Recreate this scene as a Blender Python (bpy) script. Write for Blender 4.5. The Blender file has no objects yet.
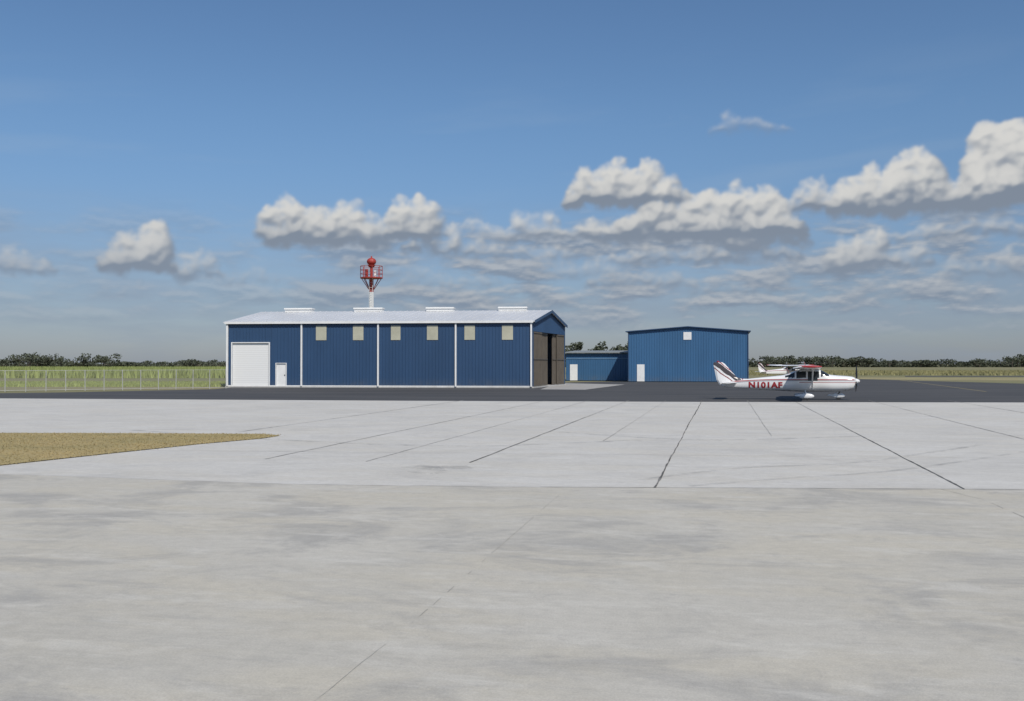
import bpy, bmesh, math, random
import numpy as np
from mathutils import Vector, Matrix
random.seed(7); np.random.seed(7)
sc=bpy.context.scene
CAMH=2.1; F=1000.0; PITCH=math.atan(13.5/F)

def ray(px,py):
    x=px-512; y=F; z=350.5-py
    c,s=math.cos(PITCH),math.sin(PITCH)
    return Vector((x, y*c-z*s, y*s+z*c))
def G(px,py,z=0.0):
    d=ray(px,py); t=(z-CAMH)/d.z
    return (d.x*t,d.y*t)
def AE(px,py):
    d=ray(px,py).normalized()
    return math.atan2(d.x,d.y), math.asin(d.z)

# ------------------------------------------------------------ node helpers
class NT:
    def __init__(s,tree): s.t=tree
    def n(s,typ,**kw):
        nd=s.t.nodes.new(typ)
        for k,v in kw.items(): setattr(nd,k,v)
        return nd
    def link(s,a,b): s.t.links.new(a,b)
    def put(s,sock,v):
        if isinstance(v,bpy.types.NodeSocket): s.link(v,sock)
        elif v is not None: sock.default_value=v
    def m(s,op,a,b=None,c=None,clamp=False):
        nd=s.n('ShaderNodeMath',operation=op); nd.use_clamp=clamp
        s.put(nd.inputs[0],a)
        if b is not None: s.put(nd.inputs[1],b)
        if c is not None: s.put(nd.inputs[2],c)
        return nd.outputs[0]
    def v(s,op,a,b=None):
        nd=s.n('ShaderNodeVectorMath',operation=op)
        s.put(nd.inputs[0],a)
        if b is not None: s.put(nd.inputs[1],b)
        return nd.outputs['Vector']
    def noise(s,vec,scale,detail=4,rough=.5,dist=0.0):
        nd=s.n('ShaderNodeTexNoise'); s.link(vec,nd.inputs['Vector'])
        nd.inputs['Scale'].default_value=scale; nd.inputs['Detail'].default_value=detail
        nd.inputs['Roughness'].default_value=rough; nd.inputs['Distortion'].default_value=dist
        return nd
    def mr(s,val,a,b,c=0.0,d=1.0,smooth=False):
        nd=s.n('ShaderNodeMapRange'); nd.clamp=True
        if smooth: nd.interpolation_type='SMOOTHSTEP'
        s.put(nd.inputs['Value'],val)
        for k,q in zip(('From Min','From Max','To Min','To Max'),(a,b,c,d)): s.put(nd.inputs[k],q)
        return nd.outputs['Result']
    def mix(s,f,a,b,blend='MIX'):
        nd=s.n('ShaderNodeMix',data_type='RGBA',blend_type=blend)
        s.put(nd.inputs[0],f)
        for sock,q in ((nd.inputs[6],a),(nd.inputs[7],b)):
            if isinstance(q,tuple) and len(q)==3: q=q+(1,)
            s.put(sock,q)
        return nd.outputs[2]

def newmat(name,rough=.7,metal=0.0,color=(.5,.5,.5)):
    m=bpy.data.materials.new(name); m.use_nodes=True
    nt=NT(m.node_tree); b=m.node_tree.nodes['Principled BSDF']
    b.inputs['Roughness'].default_value=rough; b.inputs['Metallic'].default_value=metal
    b.inputs['Base Color'].default_value=(*color,1)
    return m,nt,b
def simple(name,color,rough=.6,metal=0.0,var=.12,scale=2.0):
    m,nt,b=newmat(name,rough,metal,color)
    tc=nt.n('ShaderNodeTexCoord')
    nz=nt.noise(tc.outputs['Object'],scale,5,.6)
    f=nt.mr(nz.outputs['Fac'],.3,.7)
    c0=tuple(c*(1-var) for c in color); c1=tuple(min(1,c*(1+var)) for c in color)
    nt.link(nt.mix(f,c0,c1),b.inputs['Base Color'])
    return m

def obj(name,verts,faces,mats=None,parent=None,smooth=False,fm=None):
    me=bpy.data.meshes.new(name); me.from_pydata(verts,[],faces); me.update()
    o=bpy.data.objects.new(name,me); sc.collection.objects.link(o)
    if mats:
        for m in (mats if isinstance(mats,(list,tuple)) else [mats]): me.materials.append(m)
    if fm is not None: me.polygons.foreach_set('material_index',fm)
    if smooth: me.polygons.foreach_set('use_smooth',[True]*len(me.polygons))
    if parent: o.parent=parent
    return o
def empty(name,loc=(0,0,0),rz=0):
    e=bpy.data.objects.new(name,None); sc.collection.objects.link(e)
    e.location=loc; e.rotation_euler=(0,0,rz); e.empty_display_size=.5
    return e
class MB:
    """mesh accumulator"""
    def __init__(s): s.v=[]; s.f=[]
    def box(s,x0,x1,y0,y1,z0,z1):
        i=len(s.v)
        s.v+=[(x0,y0,z0),(x1,y0,z0),(x1,y1,z0),(x0,y1,z0),(x0,y0,z1),(x1,y0,z1),(x1,y1,z1),(x0,y1,z1)]
        s.f+=[(i,i+3,i+2,i+1),(i+4,i+5,i+6,i+7),(i,i+1,i+5,i+4),(i+1,i+2,i+6,i+5),(i+2,i+3,i+7,i+6),(i+3,i,i+4,i+7)]
    def quad(s,*p):
        i=len(s.v); s.v+=list(p); s.f.append(tuple(range(i,i+len(p))))
    def tube(s,a,b,r0,r1=None,n=10,caps=True):
        r1=r0 if r1 is None else r1
        a=Vector(a); b=Vector(b); d=(b-a).normalized()
        u=d.orthogonal().normalized(); w=d.cross(u); i=len(s.v)
        for p,r in ((a,r0),(b,r1)):
            for k in range(n):
                t=2*math.pi*k/n; s.v.append(tuple(p+u*math.cos(t)*r+w*math.sin(t)*r))
        for k in range(n): s.f.append((i+k,i+(k+1)%n,i+n+(k+1)%n,i+n+k))
        if caps: s.f.append(tuple(range(i+n-1,i-1,-1))); s.f.append(tuple(range(i+n,i+2*n)))
    def ellipsoid(s,c,r,nu=16,nv=10):
        i=len(s.v)
        for a in range(nv+1):
            ph=math.pi*a/nv
            for b in range(nu):
                t=2*math.pi*b/nu
                s.v.append((c[0]+r[0]*math.sin(ph)*math.cos(t),c[1]+r[1]*math.sin(ph)*math.sin(t),c[2]+r[2]*math.cos(ph)))
        for a in range(nv):
            for b in range(nu):
                s.f.append((i+a*nu+b,i+(a+1)*nu+b,i+(a+1)*nu+(b+1)%nu,i+a*nu+(b+1)%nu))
    def make(s,name,mats,parent=None,smooth=False): return obj(name,s.v,s.f,mats,parent,smooth)

# ------------------------------------------------------------ camera
cam=bpy.data.cameras.new('camera'); co=bpy.data.objects.new('camera',cam); sc.collection.objects.link(co)
cam.sensor_width=36; cam.lens=36*F/1024; cam.clip_end=20000; cam.clip_start=.1
co.location=(0,0,CAMH); co.rotation_euler=(math.pi/2+PITCH,0,0); sc.camera=co
sc.view_settings.view_transform='Standard'; sc.view_settings.look='None'; sc.view_settings.exposure=0

# ------------------------------------------------------------ sun
SEL=math.radians(48); SAZ=math.atan2(.38,-.92)
S=Vector((math.sin(SAZ)*math.cos(SEL),math.cos(SAZ)*math.cos(SEL),math.sin(SEL)))
sl=bpy.data.lights.new('sun','SUN'); sl.energy=3.9; sl.angle=math.radians(.5); sl.color=(1,.945,.87)
so=bpy.data.objects.new('sun',sl); sc.collection.objects.link(so); so.location=(40,-40,60)
so.rotation_euler=S.to_track_quat('Z','Y').to_euler()

# ------------------------------------------------------------ world
W=bpy.data.worlds.new('World'); sc.world=W; W.use_nodes=True
wt=NT(W.node_tree); W.node_tree.nodes.clear()
sky=wt.n('ShaderNodeTexSky',sky_type='NISHITA'); sky.sun_disc=False
sky.sun_elevation=SEL; sky.sun_rotation=SAZ; sky.air_density=1.0; sky.dust_density=.5; sky.ozone_density=2.0
STR=.088
tc=wt.n('ShaderNodeTexCoord'); sp=wt.n('ShaderNodeSeparateXYZ'); wt.link(tc.outputs['Generated'],sp.inputs[0])
tint=wt.mix(wt.mr(sp.outputs[2],0,.26,0,1,True),(.58,.63,.82),(.76,.93,1.08))
skyc=wt.mix(1.0,sky.outputs[0],tint,'MULTIPLY')
bg=wt.n('ShaderNodeBackground'); wt.link(skyc,bg.inputs[0]); bg.inputs[1].default_value=STR
wo=wt.n('ShaderNodeOutputWorld'); wt.link(bg.outputs[0],wo.inputs[0])

# ------------------------------------------------------------ cloud layer (mesh shell with computed cloud density, sun shading baked into its emission colour)
rng=np.random.RandomState(23)
_perm=rng.permutation(4096); _g=rng.rand(4096)*2*np.pi; _gx=np.cos(_g).astype(np.float32); _gy=np.sin(_g).astype(np.float32)
def perlin(x,y,seed=0):
    xi=np.floor(x).astype(np.int64); yi=np.floor(y).astype(np.int64); xf=(x-xi).astype(np.float32); yf=(y-yi).astype(np.float32)
    u=xf*xf*xf*(xf*(xf*6-15)+10); v=yf*yf*yf*(yf*(yf*6-15)+10)
    def gr(ix,iy,fx,fy):
        h=_perm[(_perm[(ix+seed*131)&4095]+iy)&4095]; return _gx[h]*fx+_gy[h]*fy
    n00=gr(xi,yi,xf,yf); n10=gr(xi+1,yi,xf-1,yf); n01=gr(xi,yi+1,xf,yf-1); n11=gr(xi+1,yi+1,xf-1,yf-1)
    a=n00+(n10-n00)*u; b=n01+(n11-n01)*u; return (a+(b-a)*v)*1.5
def fbm(x,y,o=5,rough=.5,seed=0):
    t=0; a=1; s=0
    for k in range(o): t=t+a*perlin(x*2**k+k*17.3,y*2**k+k*9.1,seed+k); s+=a; a*=rough
    return t/s
def sst(x,a,b):
    t=np.clip((x-a)/(b-a),0,1); return t*t*(3-2*t)
az_f=np.arange(-.62,.62,.0010); az_b=np.arange(.62,2*np.pi-.62,.006); azs=np.concatenate([az_f,az_b,[2*np.pi-.62]])
els=np.concatenate([np.arange(-.006,.27,.0010),np.arange(.27,.42,.003)])
A_,E_=np.meshgrid(azs,els)
WA=A_+.009*fbm(A_*36,E_*40,4,.55,3)+.0024*fbm(A_*200,E_*200,3,.6,8)
WE=E_+.007*fbm(A_*36,E_*40,4,.55,5)+.0022*fbm(A_*200,E_*200,3,.6,9)
Hh=np.zeros_like(A_); Tn=np.zeros_like(A_); Op=np.zeros_like(A_)
def puff(a,e,r,zo,eb,et,op):
    m=r*1.2+.012
    i0,i1=np.searchsorted(azs,[a-m,a+m]); j0,j1=np.searchsorted(els,[e-m,e+m])
    if i1<=i0 or j1<=j0: return
    sl_=(slice(j0,j1),slice(i0,i1))
    d2=(WA[sl_]-a)**2+(WE[sl_]-e)**2
    h=np.where(d2<r*r,zo+np.sqrt(np.maximum(r*r-d2,0)),0)
    below=sst(WE[sl_],eb-.004-r*.2,eb+.008); h=h*below
    up_=h>Hh[sl_]
    Hh[sl_]=np.where(up_,h,Hh[sl_]); Tn[sl_]=np.where(up_,(WE[sl_]-eb)/(et-eb),Tn[sl_]); Op[sl_]=np.where(up_,op,Op[sl_])
def cloud(a,eb,w,ht,op=1.0,n=None,skew=0.0):
    n=n or int(50+w/ht*52)
    hum=[-.55+rng.uniform(-.2,.2),rng.uniform(-.15,.15),.55+rng.uniform(-.2,.2)]; hs=[rng.uniform(.66,1) for _ in range(3)]; hs[rng.randint(3)]=1.0; hw=[rng.uniform(.28,.48) for _ in range(3)]
    for _ in range(n):
        x=rng.uniform(-1,1)
        env=max(.62*(1-x*x),max(hs[k]*math.exp(-((x-hum[k])/hw[k])**2) for k in range(3)))*(1-abs(x)**6)
        env=env*(1+skew*x); t=rng.rand()**.7
        r=ht*rng.uniform(.15,.34)*(1-.2*t)
        e=eb+max(r*.35,(ht*env)*t-r*.7)
        puff(a+x*max(w-r*.8,0),e,r,ht*rng.uniform(-.02,.22)*(1-t*.5),eb,eb+ht,op)
CL=[(1010,206,62,90,1,.1),(1070,190,60,80,1,0),(893,214,68,68,1,0),(815,212,32,38,1,0),(860,213,34,50,1,0),(960,216,46,38,.95,0),
 (618,208,60,54,1,-.1),(645,206,52,50,1,0),(690,240,90,62,1,0),(738,240,72,62,1,-.2),(640,242,76,40,.95,0),(765,250,46,46,.95,0),(700,266,108,36,.85,0),
 (748,134,42,24,.62,-.3),(775,136,24,14,.4,0),(964,108,12,11,.18,0),(688,122,18,10,.15,0),
 (322,247,62,53,1,0),(290,241,36,47,1,0),(352,249,44,40,1,0),(414,241,35,50,1,0),
 (140,273,42,58,1,0),(24,276,36,34,.7,0),(198,281,30,34,.85,0),(232,288,24,20,.65,0),
 (440,257,42,34,.95,0),(482,240,28,26,.85,0),(534,242,46,34,.85,0),(520,262,80,28,.8,0),
 (862,271,42,48,.97,0),(905,271,38,34,.9,0),(955,240,80,32,.9,0),(990,280,54,32,.85,0),(262,284,22,20,.75,0),
 (122,300,32,20,.55,0),(80,312,20,16,.5,0),(640,290,62,30,.8,0),(745,296,60,24,.75,0),(570,280,58,26,.75,0),
 (905,300,84,24,.6,0),(176,316,14,11,.5,0),(450,290,58,24,.65,0),(600,310,66,16,.45,0),(820,312,76,20,.5,0),(380,278,54,24,.55,0),(1000,304,70,18,.5,0),(300,304,70,14,.35,0),(490,308,64,14,.4,0),(800,280,50,24,.6,0)]
for cx,by,hw,hp,op,sk in CL:
    a,eb=AE(cx,by); a1,_=AE(cx+hw,by); _,e1=AE(cx,by-hp); cloud(a,eb,a1-a,e1-eb,op,skew=sk)
for k in range(46):
    a=rng.uniform(.66,5.6); e=rng.uniform(.05,.28); w=rng.uniform(.03,.12)
    cloud(a,e,w,w*rng.uniform(.35,.7),rng.uniform(.5,1))
for k in range(110):
    a=rng.uniform(-.58,.58); py=rng.uniform(252,330); _,e=AE(512,py); w=rng.uniform(.014,.050)*(1.15-(py-252)/120)
    if a<-.2 and rng.rand()<.4: continue
    cloud(a,e,w,w*rng.uniform(.2,.42),rng.uniform(.12,.5),n=22)
det=fbm(A_*95,E_*110,6,.62,21); det2=fbm(A_*30,E_*38,4,.5,30)
Hd=np.where(Hh>0,Hh*(1+.60*det+.25*det2)+.0045*det,0)
alpha=sst(Hd,.0003,.0165)*Op
def blur(a,k):
    for _ in range(k):
        a=(np.roll(a,1,0)+2*a+np.roll(a,-1,0))/4; a=(np.roll(a,1,1)+2*a+np.roll(a,-1,1))/4
    return a
alpha=blur(alpha,2)
def lam(H):
    gy=np.gradient(H,els,axis=0); gx=np.gradient(H,azs,axis=1)
    nx,ny,nz=-gx,-gy,np.ones_like(H); l=np.sqrt(nx*nx+ny*ny+1)
    s=np.array([-.28,.80,.53]); return (nx*s[0]+ny*s[1]+nz*s[2])/l
L1=lam(blur(Hd,16)); L2=lam(blur(Hd,5)); L3=lam(blur(Hh,70))
lit=.27*L1+.13*L2+.38*L3+.50*np.clip(blur(Tn,14),0,1)-.06
lit=sst(lit+.12*det2+.05*det,.14,1.02)
far=sst(E_,.03,.17)
sh=np.array([.215,.258,.325]); wh=np.array([.66,.655,.635]); hzc=np.array([.24,.30,.385])
col=sh+(wh-sh)*lit[...,None]  # lit tops and shaded undersides painted into the cloud colour
fade=(.42+.58*far)[...,None]; col=hzc+(col-hzc)*fade
bk=fbm(A_*10,E_*38,6,.58,70); bk_up=fbm(A_*10,(E_+.004)*38,6,.58,70)
band=sst(E_,.02,.06)*(1-sst(E_,.115,.165)); side0=np.where(A_<.7,.35+.65*sst(A_,-.32,-.05),.7)
ba=sst(bk,-.22,.24)*band*side0*.85
bl=np.clip(.36+(bk-bk_up)*3.2,0,1)
bc=np.array([.215,.268,.35])+(np.array([.43,.455,.49])-np.array([.215,.268,.35]))*bl[...,None]
vn=fbm(A_*5,E_*30,6,.55,50)
veil=(.34+.50*sst(vn,-.25,.35))*(1-sst(E_,.07,.18))*.62
cn=fbm(A_*3.2+E_*5,E_*22-A_*2,5,.5,60); cir=.13*sst(cn,.05,.5)*(1-sst(E_,.20,.32))
va=1-(1-veil)*(1-cir)
vc=np.array([.25,.31,.405])*(veil/(veil+cir+1e-6))[...,None]+np.array([.36,.45,.56])*(cir/(veil+cir+1e-6))[...,None]
def over(ca,aa,cb_,ab):
    ta=aa+ab*(1-aa); return (ca*aa[...,None]+cb_*(ab*(1-aa))[...,None])/np.maximum(ta,1e-5)[...,None],ta
c1_,a1_=over(bc,ba,vc,va); tc_,ta=over(col,alpha,c1_,a1_)
RS=8500.0; nj,ni=A_.shape
V=np.stack([np.sin(A_)*np.cos(E_)*RS,np.cos(A_)*np.cos(E_)*RS,np.sin(E_)*RS+CAMH],-1).reshape(-1,3).astype(np.float32)
idx=np.arange(nj*ni).reshape(nj,ni)
fa=np.stack([idx[:-1,:-1],idx[:-1,1:],idx[1:,1:],idx[1:,:-1]],-1).reshape(-1,4)
amax=np.maximum.reduce([ta.reshape(-1)[fa[:,k]] for k in range(4)]); fa=fa[amax>.004]
me=bpy.data.meshes.new('sky'); me.vertices.add(len(V)); me.vertices.foreach_set('co',V.ravel())
me.loops.add(len(fa)*4); me.loops.foreach_set('vertex_index',fa.ravel().astype(np.int32))
me.polygons.add(len(fa)); me.polygons.foreach_set('loop_start',np.arange(0,len(fa)*4,4,dtype=np.int32))
me.update(calc_edges=True)
ca=me.attributes.new('cloud','FLOAT_COLOR','POINT')
ca.data.foreach_set('color',np.concatenate([tc_,ta[...,None]],-1).reshape(-1).astype(np.float32))
me.validate()
M_cl=bpy.data.materials.new('cloud_layer'); M_cl.use_nodes=True; M_cl.node_tree.nodes.clear(); c_=NT(M_cl.node_tree)
at=c_.n('ShaderNodeAttribute'); at.attribute_name='cloud'
em=c_.n('ShaderNodeEmission'); c_.link(at.outputs['Color'],em.inputs[0]); tr=c_.n('ShaderNodeBsdfTransparent'); mx=c_.n('ShaderNodeMixShader')
c_.link(at.outputs['Alpha'],mx.inputs[0]); c_.link(tr.outputs[0],mx.inputs[1]); c_.link(em.outputs[0],mx.inputs[2])
ou=c_.n('ShaderNodeOutputMaterial'); c_.link(mx.outputs[0],ou.inputs[0])
M_cl.cycles.emission_sampling='NONE'
me.materials.append(M_cl); so_=bpy.data.objects.new('sky',me); sc.collection.objects.link(so_)

# ------------------------------------------------------------ ground materials
JD=Vector((.21,1,0)).normalized(); JA=math.atan2(JD.x,JD.y)
def concrete(name,c0,c1,stain,stain_amt,warm,pale):
    m,nt,b=newmat(name,.85)
    t=nt.n('ShaderNodeTexCoord'); mp=nt.n('ShaderNodeMapping'); mp.inputs['Rotation'].default_value=(0,0,JA)
    nt.link(t.outputs['Object'],mp.inputs[0]); p=mp.outputs[0]
    big=nt.noise(p,.22,5,.6,.3); col=nt.mix(nt.mr(big.outputs['Fac'],.36,.62),c0,c1)
    st2=nt.noise(nt.v('MULTIPLY',p,(.5,1.2,1)),.55,6,.65,.3)
    col=nt.mix(nt.mr(st2.outputs['Fac'],.42,.62,0,.75,True),col,warm)
    st=nt.noise(nt.v('MULTIPLY',nt.v('ADD',p,(31,7,0)),(.8,1.0,1)),.55,8,.66,.8)
    col=nt.mix(nt.mr(st.outputs['Fac'],.48,.66,0,stain_amt,True),col,stain)
    st3=nt.noise(nt.v('MULTIPLY',nt.v('ADD',p,(3,77,0)),(.45,2.2,1)),.9,8,.7,.4)
    col=nt.mix(nt.mr(st3.outputs['Fac'],.54,.68,0,stain_amt*.6,True),col,stain)
    st4=nt.noise(nt.v('MULTIPLY',nt.v('ADD',p,(13,-7,0)),(.6,1.6,1)),1.3,8,.7,.4)
    col=nt.mix(nt.mr(st4.outputs['Fac'],.50,.68,0,.6,True),col,pale)
    st5=nt.noise(nt.v('ADD',p,(113,-57,0)),2.6,9,.75,.5)
    col=nt.mix(nt.mr(st5.outputs['Fac'],.54,.70,0,.42,True),col,stain)
    br=nt.noise(nt.v('MULTIPLY',p,(1.4,24,1)),1.0,3,.6)
    fn=nt.noise(p,55,4,.75); md=nt.noise(p,6,6,.7)
    k=nt.m('ADD',nt.mr(fn.outputs['Fac'],.25,.75,.83,1.13),nt.mr(br.outputs['Fac'],.3,.7,-.03,.03))
    k=nt.m('ADD',k,nt.mr(md.outputs['Fac'],.3,.7,-.07,.07))
    vv=nt.n('ShaderNodeCombineXYZ'); [nt.link(k,vv.inputs[i]) for i in range(3)]
    col=nt.mix(1.0,col,vv.outputs[0],'MULTIPLY')
    nt.link(col,b.inputs['Base Color'])
    bp=nt.n('ShaderNodeBump'); bp.inputs['Strength'].default_value=.35; bp.inputs['Distance'].default_value=.01
    nt.link(fn.outputs['Fac'],bp.inputs['Height']); nt.link(bp.outputs[0],b.inputs['Normal'])
    return m
M_new=concrete('pale_concrete',(.485,.470,.432),(.545,.530,.490),(.415,.402,.374),.42,(.52,.495,.437),(.585,.57,.53))
M_old=concrete('weathered_concrete',(.432,.410,.355),(.485,.462,.405),(.335,.323,.295),.78,(.48,.445,.365),(.535,.515,.46))
M_asph,nt,b=newmat('asphalt',.9)
t=nt.n('ShaderNodeTexCoord'); p=t.outputs['Object']
n1=nt.noise(nt.v('MULTIPLY',p,(.3,1,1)),.25,6,.6); n2=nt.noise(p,40,3,.7)
c=nt.mix(nt.mr(n1.outputs['Fac'],.35,.7),(.040,.040,.041),(.070,.068,.066)); c=nt.mix(nt.mr(n2.outputs['Fac'],.4,.8,0,.3),c,(.10,.10,.10))
nt.link(c,b.inputs['Base Color'])
M_field,nt,b=newmat('grassland',.95)
t=nt.n('ShaderNodeTexCoord'); p=t.outputs['Object']
n1=nt.noise(nt.v('MULTIPLY',p,(.25,1,1)),.02,7,.6); n2=nt.noise(nt.v('MULTIPLY',p,(.3,1,1)),.3,6,.7)
c=nt.mix(nt.mr(n1.outputs['Fac'],.42,.58),(.15,.155,.062),(.24,.205,.105)); c=nt.mix(nt.mr(n2.outputs['Fac'],.35,.75,0,.6),c,(.165,.155,.07))
nt.link(c,b.inputs['Base Color'])
M_dry,nt,b=newmat('dry_grass',.95)
t=nt.n('ShaderNodeTexCoord'); p=t.outputs['Object']
n1=nt.noise(nt.v('MULTIPLY',p,(.5,1,1)),.7,6,.65); n2=nt.noise(p,9,4,.7)
c=nt.mix(nt.mr(n1.outputs['Fac'],.35,.65),(.37,.285,.130),(.29,.24,.108)); c=nt.mix(nt.mr(n2.outputs['Fac'],.5,.8,0,.4),c,(.20,.175,.07))
nt.link(c,b.inputs['Base Color'])

def sheet(name,poly,z,mat): return obj(name,[(x,y,z) for x,y in poly],[tuple(range(len(poly)))],mat)
R=9000
obj('ground',[(-R,-400,-.03),(R,-400,-.03),(R,R,-.03),(-R,R,-.03)],[(0,1,2,3)],M_field)
bAC=[G(-600,394),G(0,398.3),G(400,400.6),G(700,401.8),G(1024,402.4),G(1700,405)]
bCC=[G(-900,455),G(0,474),G(300,484.4),G(540,487),G(1024,489.5),G(1900,500)]
asph=bAC+[(190,96),G(1024,383.5),G(860,379),G(756,381),G(600,381.5),(-2,103),(-26,96.5),G(215,389.0),G(60,392.3),G(-40,393.4),G(-300,393.0)]
sheet('asphalt_apron',asph,-.012,M_asph)
sheet('pale_concrete_apron',bCC+bAC[::-1],-.006,M_new)
old=[(-60,-30),(60,-30)]+bCC[::-1]
sheet('weathered_concrete_apron',old,-.002,M_old)
sheet('concrete_driveway',[G(540,389.3),G(585,389.6),G(625,384.5),G(560,383)],-.004,simple('driveway_concrete',(.33,.32,.30),.9))
sheet('taxiway',[G(905,376.6),G(1400,377.0),G(1400,375.9),G(905,375.7)],-.02,M_asph)
sheet('mown_strip',[G(860,378.8),G(1400,383.5),G(1400,378.5),G(860,377.2)],-.024,simple('mown_grass',(.27,.235,.115),.95,0,.25,.1))
M_yel=simple('yellow_paint',(.26,.22,.10),.8)
sheet('taxiway_marking',[G(898,379.9),G(985,391.5),G(987.5,391.5),G(899.5,379.9)],-.008,M_yel)

def jointmat(name,c,c2):
    m,nt,b=newmat(name,.9); t=nt.n('ShaderNodeTexCoord'); n1=nt.noise(t.outputs['Object'],.9,6,.7)
    nt.link(nt.mix(nt.mr(n1.outputs['Fac'],.42,.62,0,1,True),c,c2),b.inputs['Base Color']); return m
M_joint=jointmat('joint_sealant',(.085,.082,.075),(.22,.215,.20))
M_joint2=jointmat('worn_joint',(.27,.262,.24),(.47,.46,.43))
M_joint3=jointmat('hairline_joint',(.31,.30,.265),(.44,.42,.37))
jb={'tar':MB(),'worn':MB(),'hair':MB()}
def joint(a,b,w,kind='tar',z=.002,jit=.35,step=.25,broken=0,wob=.007):
    a=Vector((a[0],a[1],0)); b=Vector((b[0],b[1],0)); L=(b-a).length; n=max(2,int(L/step)); d=(b-a)/L; u=Vector((-d.y,d.x,0))
    pts=[]; off=0; tw=1.0
    for i in range(n+1):
        off=off*.85+random.uniform(-wob,wob); tw=min(1.3,max(.5,tw+random.uniform(-.12,.12))); ww=w*tw*(1+random.uniform(-jit,jit))*.5
        q=a+d*(L*i/n)+u*off; pts.append((q+u*ww,q-u*ww))
    B=jb[kind]; skip=0
    for i in range(n):
        if skip>0: skip-=1; continue
        if random.random()<broken*.25: skip=random.randint(1,6); continue
        B.quad((*pts[i][0][:2],z),(*pts[i][1][:2],z),(*pts[i+1][1][:2],z),(*pts[i+1][0][:2],z))
def lerp_line(pts,x):
    for p,q in zip(pts,pts[1:]):
        if p[0]<=x<=q[0]: return p[1]+(q[1]-p[1])*(x-p[0])/(q[0]-p[0])
    return pts[-1][1]
def run(x0,w,kind,fr=0,to=1,br=0,z=.002):
    y0=lerp_line(bCC,x0); a=Vector((x0,y0,0))
    L=(58.0-y0)/JD.y
    joint(a+JD*L*fr,a+JD*L*to,w,kind,z,broken=br)
run(2.42,.044,'tar'); run(7.6,.034,'tar'); run(-1.75,.034,'tar',.10,.55); run(-1.75,.034,'worn',.55,1); run(11.9,.04,'worn'); run(-6.3,.04,'worn',.1,1)
run(-10.9,.045,'worn',.3,1); run(16.4,.05,'worn'); run(21,.05,'worn'); run(0.35,.022,'worn',.25,1); run(-4.0,.022,'worn',.1,1); run(5.0,.016,'worn',.3,1)
for D_ in (23.5,31,40,50):
    joint((-.6*D_,D_+.1*.6*D_),(.75*D_,D_-.1*.75*D_),.020,'worn',.0025)
for p,q in zip(bCC,bCC[1:]):
    if -15<p[0]<14: joint(p,q,.03,'tar' if p[0]>-1 else 'worn',.0035,wob=.004)
joint(G(314,701),G(420,616),.0035,'hair',.003,.5,.05,.2,.003); joint(G(420,616),G(560,494),.007,'hair',.003,.5,.08,.3,.003)
pts=[G(940,489),G(985,500),G(1030,520),G(1075,545)]
for p,q in zip(pts,pts[1:]): joint(p,q,.010,'hair',.003,.5,.1,.1)
jb['tar'].make('pavement_joints',M_joint); jb['worn'].make('worn_pavement_joints',M_joint2); jb['hair'].make('hairline_pavement_cracks',M_joint3)
M_rub,nt,b=newmat('rubber_film',.9,0,(.24,.24,.235))
t=nt.n('ShaderNodeTexCoord'); n1=nt.noise(t.outputs['Object'],1.3,7,.7)
tr=nt.n('ShaderNodeBsdfTransparent'); mx=nt.n('ShaderNodeMixShader')
nt.link(nt.mr(n1.outputs['Fac'],.42,.66,0,.32),mx.inputs[0]); nt.link(tr.outputs[0],mx.inputs[1]); nt.link(b.outputs[0],mx.inputs[2])
nt.link(mx.outputs[0],M_rub.node_tree.nodes['Material Output'].inputs[0])
tm=MB()
def arc(pts,w):
    P_=[Vector((*G(*p),0)) for p in pts]; Q=[]
    for i in range(len(P_)-1):
        p0=P_[max(0,i-1)];p1=P_[i];p2=P_[i+1];p3=P_[min(len(P_)-1,i+2)]
        for k in range(8):
            s=k/8; Q.append(.5*((2*p1)+(-p0+p2)*s+(2*p0-5*p1+4*p2-p3)*s*s+(-p0+3*p1-3*p2+p3)*s**3))
    Q.append(P_[-1])
    for a,b_ in zip(Q,Q[1:]):
        d=(b_-a).normalized(); u=Vector((-d.y,d.x,0))*w/2
        tm.quad((*(a+u)[:2],.007),(*(a-u)[:2],.007),(*(b_-u)[:2],.007),(*(b_+u)[:2],.007))
arc([(980,445),(860,462),(740,468),(640,480)],.18); arc([(1024,452),(900,470),(790,478),(690,486)],.15)
arc([(405,470),(430,473),(450,471)],.35); arc([(410,466),(435,468),(470,467)],.6); arc([(412,469),(428,470.5),(445,470)],.5)
arc([(130,430),(300,441),(470,446),(640,440)],.3); arc([(560,432),(700,440),(860,436)],.25)
tm.make('tyre_marks',M_rub)

gp_=[G(-500,432.2),G(0,433.2),G(150,433.6),G(262,434.2),G(280,435.6),G(262,438.5),G(200,444),G(110,453.5),G(0,465.5),G(-300,500)]
gv=[(x,y,.012) for x,y in gp_]; gf=[tuple(range(len(gp_)))]
def inside(x,y,poly):
    c=False; j=len(poly)-1
    for i in range(len(poly)):
        xi,yi=poly[i]; xj,yj=poly[j]
        if (yi>y)!=(yj>y) and x<(xj-xi)*(y-yi)/(yj-yi)+xi: c=not c
        j=i
    return c
k=0
while k<45000:
    x=random.uniform(-19,-6.5); y=random.uniform(16,31)
    if not inside(x+random.gauss(0,.09),y+random.gauss(0,.16),gp_): continue
    h=random.uniform(.015,.04); a=random.uniform(0,math.pi); w=.013
    lx,ly=random.uniform(-.05,.05),random.uniform(-.05,.05); i=len(gv)
    gv+=[(x-w*math.cos(a),y-w*math.sin(a),.005),(x+w*math.cos(a),y+w*math.sin(a),.005),(x+lx,y+ly,h)]; gf.append((i,i+1,i+2)); k+=1
obj('dry_grass',gv,gf,M_dry)

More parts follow.
